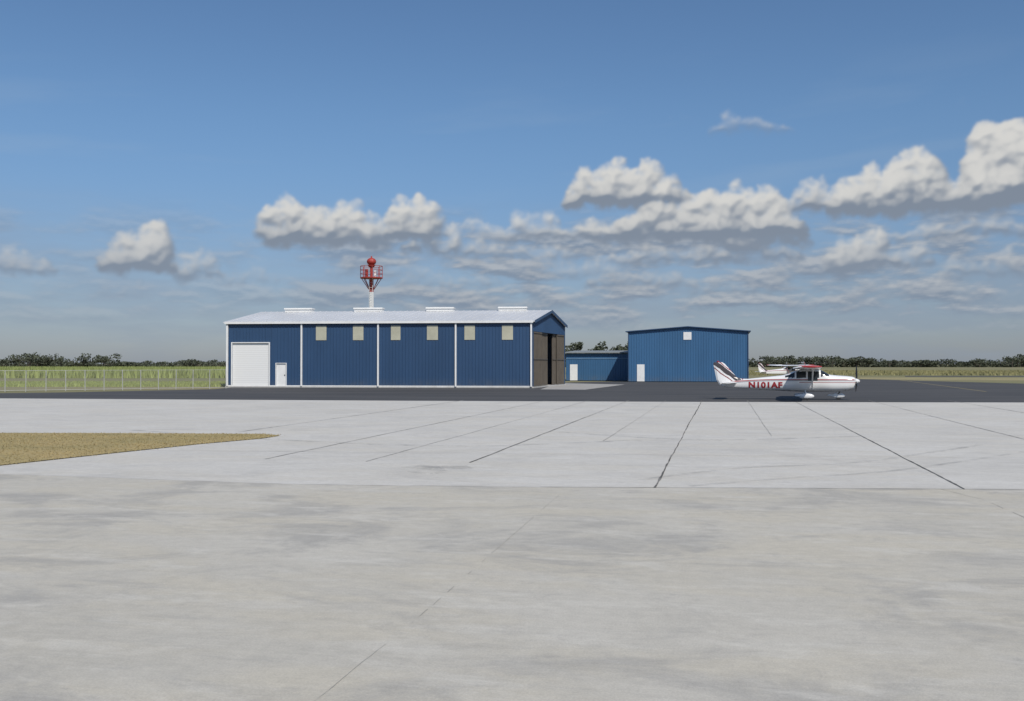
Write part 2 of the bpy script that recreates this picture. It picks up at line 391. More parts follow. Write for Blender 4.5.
# ------------------------------------------------------------ metal building materials
def blue(name,c):
    m,nt,b=newmat(name,.45)
    t=nt.n('ShaderNodeTexCoord'); n1=nt.noise(nt.v('MULTIPLY',t.outputs['Object'],(1,1,.25)),.5,5,.6)
    n2=nt.noise(nt.v('MULTIPLY',t.outputs['Object'],(6,6,.2)),1,4,.6)
    col=nt.mix(nt.mr(n1.outputs['Fac'],.3,.7),tuple(q*.9 for q in c),tuple(q*1.08 for q in c))
    col=nt.mix(nt.mr(n2.outputs['Fac'],.5,.8,0,.18),col,tuple(q*.75+.01 for q in c))
    s=nt.n('ShaderNodeSeparateXYZ'); nt.link(t.outputs['Object'],s.inputs[0]); n3=nt.noise(t.outputs['Object'],1.5,5,.7)
    dirt=nt.m('MULTIPLY',nt.mr(s.outputs[2],.1,1.0,1,0,True),nt.mr(n3.outputs['Fac'],.35,.7,0,.35))
    col=nt.mix(dirt,col,(.13,.13,.12))
    nt.link(col,b.inputs['Base Color']); return m
M_blue=blue('blue_steel_siding',(.027,.067,.142)); M_blue2=blue('bright_blue_steel_siding',(.040,.120,.240))
M_white=simple('white_trim',(.74,.74,.72),.5,0,.06); M_roof=simple('galvalume_roof',(.60,.61,.62),.45,.15,.06,.4)
M_cream=simple('translucent_panel',(.44,.43,.33),.4,0,.12,1); M_taupe=simple('bronze_door_steel',(.12,.103,.082),.6,0,.15,1)
M_dark=simple('dark_interior',(.03,.03,.03),.9); M_conc=simple('slab_concrete',(.45,.44,.42),.9)
M_annexroof=simple('weathered_roof',(.22,.24,.24),.6)
M_roll,nt,b=newmat('roll_up_door_white',.5)
t=nt.n('ShaderNodeTexCoord'); wv_=nt.n('ShaderNodeTexWave',bands_direction='Z'); wv_.inputs['Scale'].default_value=1.6
nt.link(t.outputs['Object'],wv_.inputs[0]); nt.link(nt.mix(wv_.outputs['Fac'],(.70,.70,.68),(.76,.76,.74)),b.inputs['Base Color'])
bp=nt.n('ShaderNodeBump'); bp.inputs['Distance'].default_value=.006; bp.inputs['Strength'].default_value=.4; nt.link(wv_.outputs['Fac'],bp.inputs['Height']); nt.link(bp.outputs[0],b.inputs['Normal'])

class Wall:
    def __init__(s,p0,p1):
        s.p0=Vector((*p0,0)); s.p1=Vector((*p1,0)); s.L=(s.p1-s.p0).length; s.d=(s.p1-s.p0)/s.L; s.n=Vector((s.d.y,-s.d.x,0))
    def pt(s,u,o,z): q=s.p0+s.d*u+s.n*o; return (q.x,q.y,z)
    def box(s,B,u0,u1,o0,o1,z0,z1):
        i=len(B.v)
        B.v+=[s.pt(u0,o1,z0),s.pt(u1,o1,z0),s.pt(u1,o0,z0),s.pt(u0,o0,z0),s.pt(u0,o1,z1),s.pt(u1,o1,z1),s.pt(u1,o0,z1),s.pt(u0,o0,z1)]
        B.f+=[(i,i+3,i+2,i+1),(i+4,i+5,i+6,i+7),(i,i+1,i+5,i+4),(i+1,i+2,i+6,i+5),(i+2,i+3,i+7,i+6),(i+3,i,i+4,i+7)]
    def ribs(s,B,u0,u1,z0,ztop,sp=.30,w=.06,h=.03):
        u=u0+sp/2
        while u<u1-.05:
            zt=ztop(u) if callable(ztop) else ztop
            i=len(B.v); a=w; c=w*.5
            B.v+=[s.pt(u-a,0,z0),s.pt(u-c,h,z0),s.pt(u+c,h,z0),s.pt(u+a,0,z0),s.pt(u-a,0,zt),s.pt(u-c,h,zt),s.pt(u+c,h,zt),s.pt(u+a,0,zt)]
            B.f+=[(i,i+1,i+5,i+4),(i+1,i+2,i+6,i+5),(i+2,i+3,i+7,i+6)]
            u+=sp

H=empty('blue_hangar')
EZ=5.86; RZ=7.08
A=(-25.93,91.0); Bc=(1.78,88.0); ev=Vector((3.56,12.5))
C=(Bc[0]+ev.x,Bc[1]+ev.y); Dd=(A[0]+ev.x,A[1]+ev.y)
FW=Wall(A,Bc); EW=Wall(Bc,C); BW=Wall(C,Dd); LW=Wall(Dd,A)
def up(px):
    k=(px-512)/1000.0
    return (k*A[1]-A[0])/((Bc[0]-A[0])-k*(Bc[1]-A[1]))*FW.L
b1=MB(); T=.15
r0,r1=up(232.5),up(269); d0_,d1_=up(276.5),up(286)
FW.box(b1,T,r0,-T,0,.1,EZ); FW.box(b1,r0,r1,-T,0,4.0,EZ); FW.box(b1,r1,d0_,-T,0,.1,EZ); FW.box(b1,d0_,d1_,-T,0,2.15,EZ); FW.box(b1,d1_,FW.L-T,-T,0,.1,EZ)
FW.ribs(b1,0.1,r0-.1,.1,EZ); FW.ribs(b1,r0,r1,4.15,EZ); FW.ribs(b1,r1+.12,d0_-.1,.1,EZ); FW.ribs(b1,d0_,d1_,2.3,EZ); FW.ribs(b1,d1_+.1,FW.L-.1,.1,EZ)
BW.box(b1,T,BW.L-T,-T,0,.1,EZ)
def gable(W_,B,z0):
    W_.box(B,0,W_.L,-T,0,z0,EZ-.02)
    i=len(B.v); h=W_.L/2
    B.v+=[W_.pt(0,0,EZ-.02),W_.pt(W_.L,0,EZ-.02),W_.pt(h,0,RZ-.02),W_.pt(0,-T,EZ-.02),W_.pt(W_.L,-T,EZ-.02),W_.pt(h,-T,RZ-.02)]
    B.f+=[(i,i+1,i+2),(i+3,i+5,i+4),(i,i+2,i+5,i+3),(i+1,i+4,i+5,i+2)]
gable(LW,b1,.1); gable(EW,b1,5.0)
EW.ribs(b1,.2,EW.L-.1,5.0,lambda u:EZ-.05+(RZ-EZ)*(1-abs(u-EW.L/2)/(EW.L/2)))
EW.box(b1,0,.5,-T,0,.1,5.0); EW.box(b1,EW.L-.5,EW.L,-T,0,.1,5.0)
b1.make('siding',M_blue,H)
sb=MB(); off=.12
pts=[FW.pt(-off,off,0),EW.pt(0,off,0),EW.pt(EW.L,off,0),BW.pt(BW.L,off,0)]
sb.v=[(p[0],p[1],-.03) for p in pts]+[(p[0],p[1],.1) for p in pts]
sb.f=[(4,5,6,7),(0,1,5,4),(1,2,6,5),(2,3,7,6),(3,0,4,7)]
sb.make('slab',M_conc,H)
rf=MB(); ov=.25
def rp(u,t,dz=0):
    q=Vector((*A,0))+FW.d*u+Vector((ev.x,ev.y,0))*t
    z=EZ+(RZ-EZ)*(1-abs(t-.5)/.5)
    return (q.x,q.y,z+dz)
o_=ov/ev.length
for t0,t1 in ((-o_,.5),(.5,1+o_)):
    p=[rp(-ov,t0),rp(FW.L+ov,t0),rp(FW.L+ov,t1),rp(-ov,t1)]; i=len(rf.v)
    rf.v+=[(x,y,z) for x,y,z in p]+[(x,y,z+.10) for x,y,z in p]
    rf.f+=[(i,i+3,i+2,i+1),(i+4,i+5,i+6,i+7),(i,i+1,i+5,i+4),(i+1,i+2,i+6,i+5),(i+2,i+3,i+7,i+6),(i+3,i,i+4,i+7)]
u=0.15
while u<FW.L:
    for t0,t1 in ((-o_,.5),(.5,1+o_)):
        a,b_=rp(u,t0,.10),rp(u,t1,.10)
        a2,b2=rp(u+.05,t0,.10),rp(u+.05,t1,.10); hh=.03; a3=(a[0],a[1],a[2]+hh); b3=(b_[0],b_[1],b_[2]+hh); a4=(a2[0],a2[1],a2[2]+hh); b4=(b2[0],b2[1],b2[2]+hh)
        rf.quad(a,a3,b3,b_); rf.quad(a3,a4,b4,b3); rf.quad(a4,a2,b2,b4)
    u+=.61
rf.make('roof',M_roof,H)
rv=MB()
def ridge_u(px):
    k=(px-512)/1000.0; a=Vector(A)+ev*.5; b_=Vector(Bc)+ev*.5
    return (k*a.y-a.x)/((b_.x-a.x)-k*(b_.y-a.y))*FW.L
RW=Wall(tuple(Vector(A)+ev*.5),tuple(Vector(Bc)+ev*.5))
for a,b_ in ((286,313),(355,383),(427,454),(499,527)):
    u0,u1=ridge_u(a),ridge_u(b_)
    RW.box(rv,u0,u1,-.4,.4,RZ+.05,RZ+.28); RW.box(rv,u0-.04,u1+.04,-.5,.5,RZ+.284,RZ+.42)
rv.make('ridge_vents',M_white,H)
tr_=MB()
FW.box(tr_,-.15,FW.L+.1,.04,.29,EZ-.13,EZ+.07)
for u in (0.02,up(301.3),up(377.8),up(455.3),FW.L-.13):
    FW.box(tr_,u-.02 if u>1 else u-.05,u+.12,.037,.17,.1,EZ-.135)
FW.box(tr_,r0-.1,r0,.0,.09,.1,4.08); FW.box(tr_,r1,r1+.1,.0,.09,.1,4.08); FW.box(tr_,r0,r1,.0,.09,4.0,4.08)
FW.box(tr_,d0_-.07,d0_,.0,.07,.1,2.2); FW.box(tr_,d1_,d1_+.07,.0,.07,.1,2.2); FW.box(tr_,d0_,d1_,.0,.07,2.15,2.2)
FW.box(tr_,-.02,FW.L,.0,.036,.1,.17)
tr_.make('trim',M_white,H)
rk=MB()
for s0,s1 in ((0,.5),(.5,1)):
    def zz(s): return EZ+(RZ-EZ)*(1-abs(s-.5)/.5)
    a=EW.pt(EW.L*s0,.26,zz(s0)-.16); b_=EW.pt(EW.L*s1,.26,zz(s1)-.16)
    rk.quad(a,b_,(b_[0],b_[1],b_[2]+.27),(a[0],a[1],a[2]+.27))
rk.make('rake_trim',M_blue,H)
rd=MB(); FW.box(rd,r0,r1,-.12,-.05,.1,4.0); rd.make('roll_up_door',M_roll,H)
pd=MB(); FW.box(pd,d0_,d1_,-.1,-.03,.1,2.15); pd.make('door',M_white,H)
kn=MB(); q=FW.pt(d1_-.12,.0,1.1); kn.ellipsoid(q,(.05,.05,.05),8,6); kn.make('door_handle',M_dark,H)
wn=MB()
for a,b_ in ((316,326.5),(353,363.5),(391,400.5),(427,438),(464.5,475),(502,513)):
    FW.box(wn,up(a),up(b_),.02,.05,EZ-1.62,EZ-.32)
wn.make('translucent_panels',M_cream,H)
dr=MB()
def leaf(u0,u1,o):
    EW.box(dr,u0,u1,o-.06,o,.12,4.98)
    u=u0+.15
    while u<u1:
        EW.box(dr,u-.03,u+.03,o,o+.05,.12,4.98); u+=.38
    for z in (.12,2.5,4.85): EW.box(dr,u0,u1,o+.05,o+.07,z,z+.1)
leaf(.52,3.4,-.02); leaf(3.0,6.2,-.20)
leaf(EW.L-3.4,EW.L-.52,-.02); leaf(EW.L-4.6,EW.L-3.1,-.20)
dr.make('hangar_doors',M_taupe,H)
hd=MB(); EW.box(hd,.3,EW.L-.3,-.5,-.16,5.0,5.12); hd.make('door_track',M_dark,H)
fr=MB()
for k_ in range(1,6):
    q=Vector((*A,0))+FW.d*(FW.L*k_/6); e_=Vector((ev.x,ev.y,0)).normalized()
    for s_ in (.35,ev.length-.35):
        c_=q+e_*s_; fr.tube((c_.x,c_.y,.1),(c_.x,c_.y,EZ-.1),.12,n=6)
fr.make('steel_frames',M_dark,H)

# ---- second building
H2=empty('blue_workshop')
def atD(px,D_): return ((px-512)/1000*D_,D_)
A2=atD(628,118.4); B2=atD(748.5,116.4); F2=Wall(A2,B2); back=Vector((.21,1)).normalized()*20
C2=(B2[0]+back.x,B2[1]+back.y); D2=(A2[0]+back.x,A2[1]+back.y)
E2=5.88; R2=6.42
b2=MB(); F2.box(b2,0,F2.L,-T,0,.05,E2)
i=len(b2.v); h=F2.L/2
b2.v+=[F2.pt(0,0,E2),F2.pt(F2.L,0,E2),F2.pt(h,0,R2),F2.pt(0,-T,E2),F2.pt(F2.L,-T,E2),F2.pt(h,-T,R2)]
b2.f+=[(i,i+1,i+2),(i+3,i+5,i+4),(i,i+2,i+5,i+3),(i+1,i+4,i+5,i+2)]
F2.ribs(b2,0,F2.L,.05,lambda u:E2-.03+(R2-E2)*(1-abs(u-F2.L/2)/(F2.L/2)))
Wall(B2,C2).box(b2,T,19.9,-T,0,.05,E2); w_=Wall(D2,A2); w_.box(b2,.1,w_.L-T,-T,0,.05,E2); w_=Wall(C2,D2); w_.box(b2,T,w_.L-T,-T,0,.05,E2)
b2.make('siding',M_blue2,H2)
r2=MB()
for s0,s1 in ((-.02,.5),(.5,1.02)):
    def q2(s,y,dz):
        q=F2.p0+F2.d*(F2.L*s)+Vector((back.x,back.y,0))*y
        return (q.x,q.y,E2+(R2-E2)*(1-abs(s-.5)/.5)+dz)
    a=[q2(s0,-.015,.02),q2(s1,-.015,.02),q2(s1,1.01,.02),q2(s0,1.01,.02)]; i=len(r2.v)
    r2.v+=a+[(x,y,z+.1) for x,y,z in a]
    r2.f+=[(i,i+3,i+2,i+1),(i+4,i+5,i+6,i+7),(i,i+1,i+5,i+4),(i+1,i+2,i+6,i+5),(i+2,i+3,i+7,i+6),(i+3,i,i+4,i+7)]
r2.make('roof',M_blue,H2)
def up2(px,W_=F2):
    k=(px-512)/1000.0
    return (k*W_.p0.y-W_.p0.x)/((W_.p1.x-W_.p0.x)-k*(W_.p1.y-W_.p0.y))*W_.L
t2=MB(); F2.box(t2,up2(637),up2(644.5),.0,.06,.05,2.05); t2.make('door',M_white,H2)
t2=MB(); F2.box(t2,up2(683.5),up2(691.5),.0,.06,4.95,5.85); t2.make('louvre_vent',M_white,H2)
t2=MB(); F2.box(t2,0,.12,.036,.1,.05,E2); F2.box(t2,F2.L-.12,F2.L,.036,.1,.05,E2); t2.make('corner_trim',M_blue,H2)
A3=atD(566,125.5); B3=atD(630.5,124.3); F3=Wall(A3,B3); b3=MB()
H3=empty('blue_annex')
b3b=Vector((.21,1)).normalized()*10
C3=(B3[0]+b3b.x,B3[1]+b3b.y); D3=(A3[0]+b3b.x,A3[1]+b3b.y)
F3.box(b3,0,F3.L,-T,0,.05,3.45); F3.ribs(b3,0,F3.L,.05,3.45)
w_=Wall(B3,C3); w_.box(b3,T,w_.L,-T,0,.05,3.5); w_=Wall(D3,A3); w_.box(b3,.1,w_.L-T,-T,0,.05,3.45)
b3.make('siding',M_blue2,H3)
r3=MB()
a=[F3.pt(-.3,.4,3.46),F3.pt(F3.L+.1,.4,3.46)]; e_=Vector((b3b.x,b3b.y,0)); q=F3.p1+F3.d*.1+e_; q_=F3.p0-F3.d*.3+e_
a+=[(q.x,q.y,3.8),(q_.x,q_.y,3.8)]
r3.v=a+[(x,y,z+.12) for x,y,z in a]; r3.f=[(0,3,2,1),(4,5,6,7),(0,1,5,4),(1,2,6,5),(2,3,7,6),(3,0,4,7)]
r3.make('roof',M_annexroof,H3)
t3=MB(); F3.box(t3,up2(570,F3),up2(577.5,F3),.0,.06,.05,2.05); t3.make('door',M_white,H3)
t3=MB(); F3.box(t3,0,F3.L,.04,.06,2.75,2.85); t3.make('trim',simple('pale_blue_trim',(.12,.22,.34),.5),H3)

# ------------------------------------------------------------ beacon tower
BT=empty('airport_beacon_tower',(*atD(371.3,118),0))
M_red=simple('red_paint',(.36,.040,.030),.5,0,.2,1)
pw_=MB(); pr=MB()
for z0,z1,r_ in [(0,2.8,1),(2.8,5.2,0),(5.2,7.6,1),(7.6,10.6,0),(10.6,12.1,1)]: (pr if r_ else pw_).tube((0,0,z0),(0,0,z1),.34-.008*z0,.34-.008*z1,16)
for k_ in range(8):
    t_=2*math.pi*k_/8+.2; cx,cy=math.cos(t_),math.sin(t_)
    pr.tube((cx*.3,cy*.3,10.9),(cx*1.2,cy*1.2,12.25),.045,n=6)
    pr.tube((cx*1.28,cy*1.28,12.2),(cx*1.28,cy*1.28,13.65),.035,n=6)
for zz_ in (12.75,13.2,13.65):
    for k_ in range(20):
        a,b_=2*math.pi*k_/20,2*math.pi*(k_+1)/20
        pr.tube((math.cos(a)*1.28,math.sin(a)*1.28,zz_),(math.cos(b_)*1.28,math.sin(b_)*1.28,zz_),.030,n=6)
pr.tube((0,0,12.2),(0,0,12.32),1.32,1.32,24)
pr.tube((0,0,12.32),(0,0,13.7),.16,.16,12)
pr.tube((0,0,13.5),(0,0,13.8),.25,.5,16); pr.ellipsoid((0,0,14.2),(.56,.56,.44),18,12); pr.tube((0,0,14.55),(0,0,14.85),.11,.07,8)
pr.tube((-.5,-.55,12.32),(-.5,-.55,13.2),.18,.18,8)
pw_.tube((.45,-.3,12.32),(.45,-.3,13.1),.15,.15,8)
for s_ in (-.2,.2): pw_.tube((s_,-.5,0),(s_,-.5,12.2),.025,n=5)
for k_ in range(40): pw_.tube((-.2,-.5,.3*k_+.3),(.2,-.5,.3*k_+.3),.015,n=4)
pr.make('platform_and_beacon',M_red,BT); pw_.make('white_pole_bands',M_white,BT)

# ------------------------------------------------------------ fence
FN=empty('chain_link_fence')
M_galv=simple('galvanised_steel',(.46,.46,.43),.5,.3)
M_mesh,nt,b=newmat('wire_mesh',.6,.3,(.42,.42,.40))
tr=nt.n('ShaderNodeBsdfTransparent'); mx=nt.n('ShaderNodeMixShader'); mx.inputs[0].default_value=.12
nt.link(tr.outputs[0],mx.inputs[1]); nt.link(b.outputs[0],mx.inputs[2]); nt.link(mx.outputs[0],M_mesh.node_tree.nodes['Material Output'].inputs[0])
f0=Vector((*G(-60,392.6),0)); f1=Vector((*G(226,388.3),0)); fl=(f1-f0); fp=MB(); fw=MB()
f0e=f0-fl*1.2
n_=int((f1-f0e).length/1.4)
for k_ in range(n_+1):
    q=f0e+(f1-f0e)*k_/n_; q2_=(q.x+random.uniform(-.03,.03),q.y,1.62+random.uniform(-.04,.04))
    fp.tube((q.x,q.y,-.05),q2_,.036,n=6)
for z_ in (1.6,.08,): fp.tube((f0e.x,f0e.y,z_),(f1.x,f1.y,z_),.016,n=5)
fw.quad((f0e.x,f0e.y,.05),(f1.x,f1.y,.05),(f1.x,f1.y,1.6),(f0e.x,f0e.y,1.6))
fp.make('posts_and_rails',M_galv,FN); fw.make('wire_mesh',M_mesh,FN)

# ------------------------------------------------------------ foliage masses
def foliage(name,col,lo=.55,hi=1.5):
    m,nt,b=newmat(name,.8)
    b.inputs['Specular IOR Level'].default_value=.1
    g_=nt.n('ShaderNodeNewGeometry'); n1=nt.noise(g_.outputs['Position'],.12,4,.6)
    oi=nt.m('ADD',nt.m('MULTIPLY',g_.outputs['Random Per Island'],.5),nt.m('MULTIPLY',n1.outputs['Fac'],.6))
    c=nt.mix(nt.mr(oi,.15,.9),tuple(q*lo for q in col),tuple(q*hi for q in col)); nt.link(c,b.inputs['Base Color']); return m
M_tree=foliage('tree_foliage',(.078,.088,.062),.7,1.3); M_cane=foliage('sugarcane_leaves',(.27,.31,.11),.75,1.25); M_bark=simple('bark',(.09,.075,.06),.9)  # tree colour muted to carry distance haze; no haze volume in the scene
M_tall=foliage('tall_grass',(.27,.25,.125),.7,1.3)
def quads(c,size):
    n=len(c); ax=np.random.randn(n,3); ax/=np.linalg.norm(ax,axis=1)[:,None]
    b=np.cross(ax,np.random.randn(n,3)); b/=np.linalg.norm(b,axis=1)[:,None]; s=size*(.6+.8*np.random.rand(n))[:,None]
    v=np.stack([c-ax*s-b*s*.6,c+ax*s-b*s*.6,c+ax*s+b*s*.6,c-ax*s+b*s*.6],1).reshape(-1,3)
    f=np.arange(n*4).reshape(-1,4); return v,f
def treerow(name,specs,per=130,brush=None,leaf=.55):
    cs=[]; tb=MB()
    for x,y,h,w in specs:
        tb.tube((x,y,-.1),(x+random.uniform(-.3,.3),y,h*.6),.25,.1,6)
        lob=random.randint(4,7)
        for _ in range(lob):
            cx=x+random.gauss(0,w*.33); cy=y+random.gauss(0,w*.3); cz=h*random.uniform(.45,.86); r=w*random.uniform(.18,.34)
            tb.tube((x,y,h*.35),(cx,cy,cz),.08,.04,4)
            p=np.random.randn(per//lob,3); p/=np.linalg.norm(p,axis=1)[:,None]; p*=(np.random.rand(len(p))**.4)[:,None]
            p=p*np.array([r,r,min(r,h*.2)])+np.array([cx,cy,cz]); cs.append(p)
    if brush:
        x0,x1,y,h,n=brush; xs=np.random.uniform(x0,x1,n)
        hh=h*(.5+.5*np.abs(np.sin(xs*.05)+.6*np.sin(xs*.13+1)+.4*np.sin(xs*.31)))/1.2
        cs.append(np.stack([xs,y+np.random.uniform(-6,6,n),np.random.rand(n)*hh],1))
    c=np.concatenate(cs); v,f=quads(c,leaf); nb=len(tb.v)
    vv=tb.v+[tuple(q) for q in v]; ff=tb.f+[tuple(int(k)+nb for k in q) for q in f]
    return obj(name,vv,ff,[M_tree,M_bark],None,False,[1]*len(tb.f)+[0]*len(f))
sp_=[(random.uniform(-420,-120),random.uniform(500,530),random.uniform(3.2,4.6),random.uniform(8,14)) for _ in range(60)]
sp_+=[(random.uniform(-262,-200),random.uniform(490,500),random.uniform(4.8,8.2),random.uniform(8,12)) for _ in range(14)]
treerow('distant_trees',sp_,200,(-450,-100,515,3.6,16000),.38)
sp_=[(x,random.uniform(640,690),random.uniform(4.4,6.8)*(1.0+.25*math.sin(x*.04)),random.uniform(8,15)) for x in np.random.uniform(-90,520,150)]
treerow('distant_trees',sp_,200,(-120,560,668,4.8,30000),.45)
sp_=[(x,random.uniform(215,235),random.uniform(6.6,8.4),random.uniform(3.0,5)) for x in (13,15.5,18.5,21,23.5,26,28,30,32)]
treerow('scrub_trees',sp_,520,None,.2)
for (x0,x1,y0) in ((-1500,-420,620),(520,1700,760)):
    n=int((x1-x0)*22); xs=np.random.uniform(x0,x1,n); hh=6+2.5*np.sin(xs*.03)+1.5*np.sin(xs*.11)
    v,f=quads(np.stack([xs,y0+np.random.uniform(-6,6,n),np.random.rand(n)*hh],1),.9)
    obj('distant_trees',[tuple(q) for q in v],[tuple(int(k) for k in q) for q in f],M_tree)
def blades(name,x0,x1,y0,y1,n,h0,h1,mat,w=.05):
    x=np.random.uniform(x0,x1,n); y=np.random.uniform(y0,y1,n); h=np.random.uniform(h0,h1,n); a=np.random.rand(n)*np.pi
    dx=np.cos(a)*w; dy=np.sin(a)*w; lx=np.random.uniform(-.3,.3,n)*h; ly=np.random.uniform(-.3,.3,n)*h
    v=np.stack([np.stack([x-dx,y-dy,x*0-.03],1),np.stack([x+dx,y+dy,x*0-.03],1),np.stack([x+lx,y+ly,h],1)],1).reshape(-1,3)
    obj(name,[tuple(q) for q in v],[(3*k,3*k+1,3*k+2) for k in range(n)],mat)
blades('sugarcane_field',-150,-33,150,235,60000,1.0,1.75,M_cane,.13)
blades('verge_grass',-75,-25,93,112,30000,.06,.32,M_cane,.06)
blades('meadow_grass',40,190,185,300,26000,.2,.5,M_tall,.12)

# ------------------------------------------------------------ aircraft
M_glass=simple('tinted_glass',(.02,.025,.03),.08,0,.1); M_tyre=simple('tyre_rubber',(.02,.02,.02),.8); M_redp=simple('registration_red',(.33,.025,.03),.4); M_prop=simple('propeller_black',(.03,.03,.03),.4)
def planemat(name):
    m,nt,b=newmat(name,.22,0,(.78,.78,.77)); b.inputs['Coat Weight'].default_value=.4
    t=nt.n('ShaderNodeTexCoord'); s=nt.n('ShaderNodeSeparateXYZ'); nt.link(t.outputs['Object'],s.inputs[0]); x,z=s.outputs[0],s.outputs[2]
    def band(v,c,h): return nt.m('LESS_THAN',nt.m('ABSOLUTE',nt.m('SUBTRACT',v,c)),h)
    zz=nt.m('ADD',z,nt.m('MULTIPLY',nt.m('POWER',nt.m('MAXIMUM',nt.m('SUBTRACT',4.5,x),0),2),.013))
    s1=nt.m('MULTIPLY',band(zz,1.235,.030),nt.m('LESS_THAN',x,8.45)); s2=band(zz,1.165,.018)
    s3=nt.m('MULTIPLY',band(zz,1.06,.018),nt.m('GREATER_THAN',x,5.2))
    col=nt.mix(s1,(.76,.76,.75),(.30,.035,.035)); col=nt.mix(s2,col,(.10,.10,.11)); col=nt.mix(s3,col,(.30,.04,.04))
    nz=nt.noise(t.outputs['Object'],3,4,.5); col=nt.mix(nt.mr(nz.outputs['Fac'],.5,.8,0,.12),col,(.6,.59,.56))
    nt.link(col,b.inputs['Base Color']); return m
def finmat(name):
    m,nt,b=newmat(name,.25)
    t=nt.n('ShaderNodeTexCoord'); s=nt.n('ShaderNodeSeparateXYZ'); nt.link(t.outputs['Object'],s.inputs[0]); x,z=s.outputs[0],s.outputs[2]
    n_=nt.noise(t.outputs['Object'],1.6,2,.5)
    w_=nt.m('ADD',nt.m('ADD',nt.m('MULTIPLY',x,.75),z),nt.m('MULTIPLY',n_.outputs['Fac'],.25))
    def rg(a,c): return nt.m('MULTIPLY',nt.m('GREATER_THAN',w_,a),nt.m('LESS_THAN',w_,c))
    col=nt.mix(rg(2.05,2.13),(.76,.76,.75),(.22,.05,.05)); col=nt.mix(rg(2.28,2.62),col,(.07,.06,.065)); col=nt.mix(rg(2.66,2.72),col,(.30,.04,.04))
    nt.link(col,b.inputs['Base Color']); return m
M_plane=planemat('aircraft_paint'); M_fin=finmat('fin_paint'); M_pw=simple('aircraft_white',(.78,.78,.77),.25,0,.04)
ST=[(.50,.80,.95,.04),(.85,.72,1.04,.10),(1.3,.68,1.14,.16),(2.2,.62,1.28,.27),(3.3,.56,1.40,.40),(4.2,.52,1.50,.49),(4.6,.50,1.60,.52),(5.0,.49,1.80,.54),(5.4,.48,1.88,.55),
    (6.35,.48,1.88,.55),(6.6,.48,1.78,.55),(7.0,.49,1.54,.54),(7.4,.50,1.50,.51),(8.0,.54,1.46,.46),(8.35,.62,1.42,.40),(8.5,.74,1.36,.30)]
def prof(x):
    for p,q in zip(ST,ST[1:]):
        if p[0]<=x<=q[0]:
            t_=(x-p[0])/(q[0]-p[0]); return [p[i]+(q[i]-p[i])*t_ for i in (1,2,3)]
    return list(ST[0][1:]) if x<ST[0][0] else list(ST[-1][1:])
def hwid(x,z):
    zb,zt,hw=prof(x); zc=(zb+zt)/2; h=(zt-zb)/2; e=2.7
    r=min(1,abs(z-zc)/h); return hw*(1-r**e)**(1/e)
